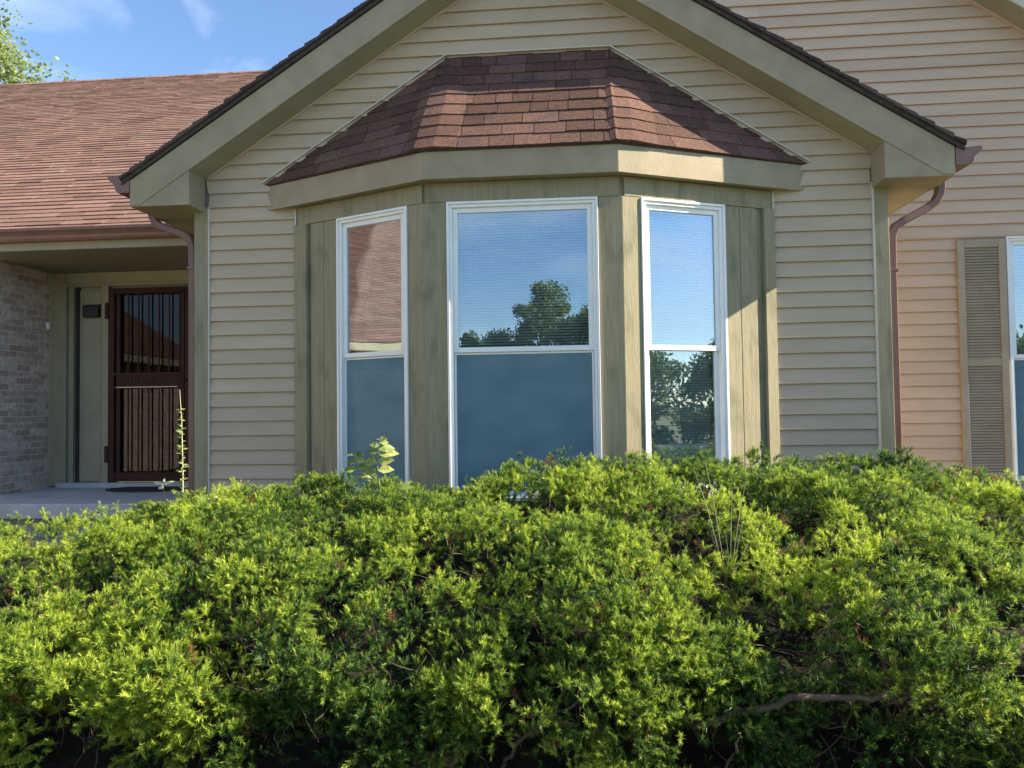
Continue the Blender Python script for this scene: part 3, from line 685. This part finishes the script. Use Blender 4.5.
def scatter(P, Z, tint, scale, templates, tipgain=.5):
    Rm = frames(Z); idx = rng.integers(0, len(templates), len(P)); Vs = []; Ks = []
    for t, (T, K) in enumerate(templates):
        s = np.where(idx == t)[0]
        if not len(s): continue
        zs = rng.uniform(.6, 1.25, len(s))
        A = Rm[s].copy(); A[:, :, 2] *= zs[:, None]
        V = np.einsum('nij,mkj->nmki', A, T)*scale[s][:, None, None, None]+P[s][:, None, None, :]
        k = tint[s][:, None]+np.where(tint[s][:, None] > .09, (K[None, :]-.5)*tipgain, 0)
        Vs.append(V.reshape(-1, 3, 3)); Ks.append(np.where(tint[s][:, None] > .09, np.clip(k, .11, 1), tint[s][:, None]+0*k).reshape(-1))
    return np.concatenate(Vs), np.concatenate(Ks)

# ------------------------------------------------------------------ the yew hedge
hedge = tag(empty('yew_hedge', (-.3, -2.2, 0)), 'long overgrown yew hedge with bright yellow green tips along the whole foreground', 'hedge')
silx = np.array([-5.2, -4.2, -3.47, -3.08, -2.64, -2.40, -2.21, -1.61, -1.01, -.72, -.55, -.32, -.09, .13, .68, .96, 1.22, 1.75, 2.06, 2.39, 3.2, 4.4])
silz = np.array([.74, .77, .805, .835, .87, .93, .965, .995, 1.012, 1.03, 1.065, 1.09, 1.15, 1.17, 1.15, 1.10, 1.14, 1.12, 1.05, 1.02, .99, .9])
zt_ = lambda x: np.interp(x, silx, silz)
def prof(x, s):
    """profile of the hedge across its depth: s 0..1 from the back foot over the top to the front foot"""
    Z = zt_(x); fr = np.interp(x, [-5, -3, -1, 1, 4], [-.05, -.03, 0, .02, .0])
    cy = np.array([-1.02, -.98, -1.25, -1.75, -2.3, -2.72, -2.98, -3.10, -3.12, -3.02])
    cz = [lambda Z: .15+0*Z, lambda Z: Z-.22, lambda Z: Z-.01, lambda Z: Z-.03, lambda Z: Z-.15, lambda Z: Z-.30, lambda Z: Z-.48, lambda Z: (Z-.4)*.62+.05, lambda Z: .25+0*Z, lambda Z: .0+0*Z]
    cs = np.array([0, .18, .27, .38, .52, .63, .73, .83, .93, 1.])
    y = np.interp(s, cs, cy)+fr
    zz = np.stack([f(Z) for f in cz], 1); j = np.clip(np.searchsorted(cs, s, side='right')-1, 0, len(cs)-2); f = (s-cs[j])/(cs[j+1]-cs[j])
    z = zz[np.arange(len(s)), j]*(1-f)+zz[np.arange(len(s)), j+1]*f
    return np.stack([x, y, z], 1)
lump1 = SNoise(.75, seed=3); lump2 = SNoise(2.0, seed=5); lump3 = SNoise(4.5, seed=6); pocket = SNoise(1.7, seed=12); tone = SNoise(.8, seed=21); brown = SNoise(2.2, seed=33)
def surf(n, x0, x1):
    x = rng.uniform(x0, x1, n); s = rng.uniform(.12, .985, n)
    P = prof(x, s); e = 1e-2
    dx = prof(x+e, s)-P; ds = prof(x, np.minimum(s+.02, 1))-prof(x, np.maximum(s-.02, 0)); nn = norm(np.cross(ds, dx))
    nn = nn*np.where((nn*(P-np.array([0, -2.0, .45]))*[0, 1, 1]).sum(1)[:, None] < 0, -1, 1)
    return P, nn, s
holes = [((-1.53, -2.95, .84), .13), ((-.92, -3.0, .62), .15), ((-.70, -3.08, .52), .16), ((-.25, -3.15, .22), .22), ((1.16, -2.5, .86), .15), ((1.0, -2.35, .93), .15), ((.28, -2.75, .80), .10),
         ((.95, -3.1, .30), .20), ((1.62, -3.0, .50), .18), ((-1.95, -3.1, .25), .2), ((-1.1, -3.15, .2), .2), ((.45, -3.15, .25), .17), ((-.2, -3.05, .55), .14), ((.55, -1.85, 1.05), .12), ((-.95, -2.5, .80), .10), ((-2.3, -2.3, .8), .1)]
def make_tufts(n, x0, x1, depth_lo, depth_hi, size, inner=False):
    P, nn, s = surf(n, x0, x1)
    disp = .045*lump1(P)*np.where(s > .45, 1, .35)+.030*lump2(P)+.018*lump3(P)-.02
    pk = pocket(P*[1, 1, 1.2]); deep = np.clip((pk-1.0)/.5, 0, 1)*np.where(s > .42, .17, .07)
    d = rng.uniform(depth_lo, depth_hi, n)
    Q = P+nn*(disp-deep-d)[:, None]
    Q[:, 2] = np.where(s < .45, np.minimum(Q[:, 2], zt_(Q[:, 0])+.03+.02*lump3(Q)), Q[:, 2])
    keep = Q[:, 2] > .04
    for c, r in holes:
        D = np.linalg.norm((Q-np.array(c))*[1, .8, 1.15], axis=1); keep &= D > r*(1+.25*lump3(Q*1.3))
    if not inner: keep &= (rng.uniform(size=n) < np.where(deep > 0, .35, 1))
    Q, nn, s, P0 = Q[keep], nn[keep], s[keep], P[keep]; m = len(Q)
    ax = norm(nn*.55+np.array([.12, -.08, .62])+rng.normal(size=(m, 3))*.33)
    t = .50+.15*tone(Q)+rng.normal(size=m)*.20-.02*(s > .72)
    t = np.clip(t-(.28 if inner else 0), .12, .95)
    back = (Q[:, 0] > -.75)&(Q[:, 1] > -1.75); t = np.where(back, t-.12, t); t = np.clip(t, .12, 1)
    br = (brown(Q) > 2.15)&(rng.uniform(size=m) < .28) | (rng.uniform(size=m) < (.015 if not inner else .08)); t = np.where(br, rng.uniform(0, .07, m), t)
    return Q, ax, t, size*rng.uniform(.75, 1.25, m)
TT = tuft_templates(12, 3, 16, .036, .0205, .0031, .62)
def knobs(n, x0, x1, per, rk):
    """shoots gathered in rounded knobs, as on clipped yew"""
    P, ax, t, sc = make_tufts(n, x0, x1, 0, .05, 1.0)
    m = len(P); rad = rk*rng.uniform(.65, 1.35, m)
    idx = np.repeat(np.arange(m), per); k = len(idx)
    d = norm(ax[idx]*.75+rng.normal(size=(k, 3))*.62)
    Q = P[idx]+d*rad[idx][:, None]*rng.uniform(.55, 1.0, (k, 1))-ax[idx]*rad[idx][:, None]*.5
    tt = t[idx]; live = tt > .09
    tt = np.where(live, np.clip(tt+rng.normal(size=k)*.09, .12, 1), np.where(rng.uniform(size=k) < .5, tt, .3))
    return Q, norm(d+np.array([.1, -.05, .35])), tt, rng.uniform(.75, 1.25, k)
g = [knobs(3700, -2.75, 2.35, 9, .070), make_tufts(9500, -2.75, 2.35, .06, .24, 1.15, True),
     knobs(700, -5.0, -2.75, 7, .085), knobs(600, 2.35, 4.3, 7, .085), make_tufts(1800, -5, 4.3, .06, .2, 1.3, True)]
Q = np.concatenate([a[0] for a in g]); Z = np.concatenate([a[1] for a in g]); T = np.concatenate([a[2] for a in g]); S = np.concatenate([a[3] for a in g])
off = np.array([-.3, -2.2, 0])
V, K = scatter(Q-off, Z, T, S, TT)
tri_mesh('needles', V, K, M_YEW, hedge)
# added shell closing the view through; the hedge's inner shade is its dark colour
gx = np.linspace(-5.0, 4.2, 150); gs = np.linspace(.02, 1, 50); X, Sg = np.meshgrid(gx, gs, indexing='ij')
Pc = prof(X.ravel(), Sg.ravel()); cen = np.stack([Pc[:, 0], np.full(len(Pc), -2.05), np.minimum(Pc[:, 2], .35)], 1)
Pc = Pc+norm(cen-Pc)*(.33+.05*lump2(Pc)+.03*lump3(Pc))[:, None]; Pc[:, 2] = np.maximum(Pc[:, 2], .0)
b = MB(); b.add(Pc-off, [(i*50+j, i*50+j+1, (i+1)*50+j+1, (i+1)*50+j) for i in range(149) for j in range(49)]); b.build('inner_dark_shell', M_CORE, hedge, smooth=True)
# branches
b = MB()
def wander(p, d, L_, r, n=9, curl=.35):
    p = np.array(p, float); d = norm(np.array(d, float)); pts = [p.copy()]; rad = [r]
    for i in range(n):
        d = norm(d+rng.normal(size=3)*curl); p = p+d*L_/n; pts.append(p.copy()); rad.append(r*(1-.75*(i+1)/n))
    return pts, rad
for k in range(1100):
    x = rng.uniform(-3, 2.6); s = rng.uniform(.40, .97); p = prof(np.array([x]), np.array([s]))[0]; c = np.array([x+rng.normal()*.2, -2.3, .25])
    st = p+(c-p)/np.linalg.norm(c-p)*rng.uniform(.18, .28)
    pts, rad = wander(st-off, (p-st)+rng.normal(size=3)*.15+np.array([0, 0, .05]), rng.uniform(.12, .34), rng.uniform(.0015, .004), 7); b.tube(pts, rad, 4)
tag(b.build('twigs', M_TWIG, hedge), kind='stuff')
for pts, r in (([(.40, -2.95, .30), (.62, -2.98, .375), (.80, -3.0, .425), (1.0, -3.0, .43), (1.15, -2.95, .42)], [.014, .013, .012, .010, .006]),
               ([(1.0, -2.8, .42), (1.18, -2.96, .46), (1.32, -3.02, .53), (1.45, -3.04, .60), (1.58, -3.0, .645)], [.013, .012, .010, .008, .005]),
               ([(-.3, -2.9, .1), (-.22, -3.0, .25), (-.10, -3.05, .36), (.05, -3.0, .42)], [.008, .007, .006, .004]),
               ([(.45, -3.0, .1), (.50, -3.12, .25), (.53, -3.14, .36)], [.006, .005, .004])):
    pts = np.array(pts)
    f = np.linspace(0, len(pts)-1, 18); q = np.stack([np.interp(f, range(len(pts)), pts[:, i]) for i in range(3)], 1)+rng.normal(size=(18, 3))*.006
    b = MB(); b.tube(q-off, np.interp(f, range(len(r)), r), 7); b.build('branch', M_TWIG, hedge, smooth=True)
for k in range(7):                                   # trunks inside
    x = -4.4+k*1.3; b = MB(); pts, rad = wander(np.array([x, -2.1, 0])-off, (rng.normal()*.2, 0, 1), .7, .05, 7, .15); b.tube(pts, rad, 8); b.build('trunk', M_TWIG, hedge)

# ------------------------------------------------------------------ weeds and sapling that grow out of the hedge
def leaf(base, d, ln, w, curl=.25):                  # two-sided folded leaf of 4 tris
    d = norm(np.array(d, float)); sd_ = norm(np.cross(d, [rng.normal()*.4, -.9+rng.normal()*.4, .5])); n_ = np.cross(sd_, d)
    P = lambda f, s: base+d*ln*f+sd_*s*w-n_*curl*ln*f*f+n_*abs(s)*w*.35
    a, m1, m2, t = P(0, 0), P(.35, 0), P(.7, 0), P(1, 0); l1, l2, r1, r2 = P(.35, .5), P(.7, .36), P(.35, -.5), P(.7, -.36)
    return [[a, m1, l1], [a, r1, m1], [m1, m2, l2], [m1, l2, l1], [m1, r1, r2], [m1, r2, m2], [m2, t, l2], [m2, r2, t]]
def plant(name, base, stems, lab, cat, mleaf, mstem):
    root = tag(empty(name, base), lab, cat); base = np.array(base, float)
    st = MB(); Ls = []
    for pts, r, leaves in stems:
        pts = np.array(pts, float); st.tube(pts, np.linspace(r, r*.35, len(pts)), 5)
        for f, d, ln, w in leaves:
            q = np.array([np.interp(f, np.linspace(0, 1, len(pts)), pts[:, i]) for i in range(3)]); Ls += leaf(q, d, ln, w)
    st.build('stem', mstem, root)
    if Ls: tri_mesh('leaves', np.array(Ls), np.repeat(rng.uniform(0, 1, len(Ls)//8), 8), mleaf, root)
    return root
M_GSTEM = mat('green_stem', [(.22, .26, .10), (.30, .33, .14)], .6)
lv = [(f, (math.cos(a), math.sin(a)*.6, .15), l*1.15, l*.75) for f, a, l in
      [(.55, 3.3, .075), (.58, .2, .08), (.68, 2.6, .09), (.70, 5.9, .085), (.80, .1, .10), (.83, 3.0, .06), (.86, .7, .085), (.92, 3.8, .05), (.95, .5, .045), (1., 2.0, .05), (1., 5.5, .045), (1., .9, .04)]]
lv2 = [(f, (math.cos(a), math.sin(a)*.6, .1), l*1.15, l*.8) for f, a, l in
       [(.5, 3.2, .07), (.58, .3, .07), (.7, 3.4, .065), (.74, .0, .06), (.85, 2.9, .05), (.88, .5, .055), (1., 3.3, .05), (1., .3, .045), (.97, 1.6, .04)]]
plant('sapling', (-1.13, -1.55, .72), [([(0, 0, 0), (.01, 0, .28), (.0, -.01, .42), (.015, 0, .56)], .0045, lv), ([(-.02, 0, 0), (-.10, 0, .25), (-.125, 0, .38), (-.135, 0, .47)], .004, lv2),
                                        ([(.02, 0, 0), (.05, -.03, .2), (.12, -.05, .29)], .003, [(.8, (1, -.2, .2), .10, .045), (1., (1, .1, .1), .09, .04), (.6, (-1, 0, .2), .08, .04)])],
      'young broad leaved sapling poking out of the hedge before the left bay window', 'sapling', M_SAP, M_GSTEM)
tw = []
for i in range(90):
    f = min(1, max(0, .08+.72*i/90+random.uniform(-.02, .02))); a = i*2.4; l = .042*(1-.5*i/90)*random.uniform(.5, 1.3); tw.append((f, (math.cos(a), math.sin(a), .35), l, l*.45))
plant('tall_weed', (-2.262, -1.6, .70), [([(0, 0, 0), (.0, 0, .4), (-.008, 0, .7), (-.02, 0, .88)], .0042, tw)],
      'tall pale flowering weed spike rising from the hedge before the downspout', 'weed', M_SAP, M_STALK)
plant('pale_weed', (-2.37, -1.6, .80), [([(0, 0, 0), (.0, 0, .15), (-.01, 0, .235)], .003, [(1., (-1, 0, .3), .07, .02), (1., (1, 0, .4), .065, .02), (.9, (.2, -1, .5), .05, .02), (.85, (-.8, .3, .2), .06, .02), (1., (.1, .2, 1), .04, .015)]),
                                       ([(.02, 0, 0), (.07, 0, .10), (.095, 0, .17)], .0025, [(1., (1, 0, .4), .05, .018), (1., (-1, .2, .4), .05, .018), (.7, (-1, 0, .2), .04, .016)])],
      'small pale leaved weed at the hedge top below the iron door', 'weed', M_SILV, M_GSTEM)
sv = []
for i in range(9):
    dx = random.uniform(-.10, .12); h = random.uniform(.16, .27)
    sv.append(([(dx*.3, 0, 0), (dx*.7, 0, h*.6), (dx, 0, h)], .002, [(f, (math.cos(j*2.4), math.sin(j*2.4), .3), .042, .014) for j, f in enumerate(np.linspace(.4, 1, 10))]))
plant('silver_weed', (-2.06, -1.68, .76), sv, 'feathery silver green weed on the hedge top near the left siding', 'weed', M_SILV, M_GSTEM)
ds = []
for (dx, dy, h) in ((-.14, 0, .44), (-.085, .02, .46), (.02, -.02, .36), (.085, .0, .40), (.06, -.05, .24), (-.02, -.05, .17), (.13, -.03, .2)):
    ds.append(([(dx*.15, dy, 0), (dx*.6, dy, h*.6), (dx, dy, h)], .0022, []))
plant('dry_stalks', (.645, -2.42, .74), ds, 'bunch of thin dry pale stalks sticking up from the right half of the hedge', 'dead plant', M_SILV, M_STALK)

# ------------------------------------------------------------------ trees
def tree(name, base, h, rad, n, lab, lsize, m, low=.25, seed=1, group=None, cat='tree', clumps=26, tr=.16):
    r = np.random.default_rng(seed); root = tag(empty(name, base), lab, cat, group)
    b = MB(); b.tube([(0, 0, -.05), (.05*r.normal(), 0, h*.3), (.2*r.normal(), .1*r.normal(), h*.6), (.3*r.normal(), 0, h*.85)], [tr, tr*.75, tr*.5, tr*.15], 10); b.build('trunk', M_TWIG, root, smooth=True)
    C_ = []; b = MB()
    for k in range(clumps):
        a = r.uniform(0, 6.28); f = r.uniform(low, 1); env = rad*math.sin(math.pi*min(.97, max(.12, (f-low*.6)/(1.08-low*.6))))**.7
        q = env*math.sqrt(r.uniform(.15, 1)); c = np.array([q*math.cos(a), q*math.sin(a), h*f]); C_.append(c)
        p0 = np.array([0, 0, h*max(.2, f-.25)]); mid = (p0+c)/2+r.normal(size=3)*.2; b.tube([p0, mid, c], [tr*.3, tr*.2, tr*.06], 5)
    b.build('limbs', M_TWIG, root)
    C_ = np.array(C_); idx = r.integers(0, clumps, n); cr = rad*.34*r.uniform(.6, 1.3, clumps)
    u = norm(r.normal(size=(n, 3)))*(r.uniform(0, 1, n)**.45)[:, None]; P = C_[idx]+u*cr[idx][:, None]*[1, 1, .75]
    t = norm(r.normal(size=(n, 3))+[0, 0, -.3]); w = norm(np.cross(t, r.normal(size=(n, 3)))); ls = lsize*r.uniform(.6, 1.3, n)[:, None]
    V = np.stack([P, P+t*ls*.5+w*ls*.32, P+t*ls, P+t*ls*.5-w*ls*.32], 1)
    kd = np.clip(r.uniform(0, 1, clumps)[idx]*.6+r.uniform(0, .4, n), 0, 1)
    tri_mesh('crown', V, kd, m, root, nv=4)
    return root
tree('ash_tree', (-19.4, 15.5, 0), 14.2, 3.5, 34000, 'light green leafy tree rising behind the left roof ridge', .15, M_ASH, low=.35, seed=4, clumps=75)
TG = 'trees across the street'
tree('maple_tree', (-1.6, -34, 0), 7.7, 1.9, 30000, 'tall dark tree across the street mirrored in the centre of the middle window', .15, M_LEAFD, low=.12, seed=8, group=TG, clumps=75)
tree('bushy_tree', (-4.9, -36, 0), 5.6, 2.2, 16000, 'rounded lower tree mirrored left of the tall one in the middle window', .22, M_LEAFD, low=.1, seed=9, group=TG, clumps=50)
tree('bushy_tree', (1.2, -33, 0), 6.0, 2.4, 16000, 'broad dark tree mirrored at the right edge of the middle window', .22, M_LEAFD, low=.1, seed=10, group=TG, clumps=50)
tree('bushy_tree', (-8.6, -38, 0), 6.2, 2.8, 9000, 'wide tree mirrored at the left edge of the middle window', .24, M_LEAFD, low=.1, seed=13, group=TG, clumps=50)
places = ['beyond the hedge on the left, first past the wide one', 'far left across the street', 'right of the broad dark one across the street', 'second right of the broad dark one', 'third right of the broad dark one', 'at the right bend of the street']
for i, (x, y, h) in enumerate([(-14, -40, 7), (-19, -37, 8), (6.5, -37, 7), (12, -40, 7), (18, -38, 6), (25, -34, 5)]):
    tree('bushy_tree', (x, y, 0), h, h*.42, 6000, 'rounded roadside tree '+places[i], .26, M_LEAFD, low=.1, seed=20+i, group='trees out of view')
for i in range(13):
    x = 13+i*1.55; y = -22+i*1.7
    tree('laurel_bush', (x, y, 0), 3.9+.5*math.sin(i*2.1), 1.9, 5000, 'dark rounded bush in the row along the right lot line', .18, M_LEAFD, low=.0, seed=50+i, group='bushes in the row along the right lot line', cat='bush', clumps=30, tr=.06)
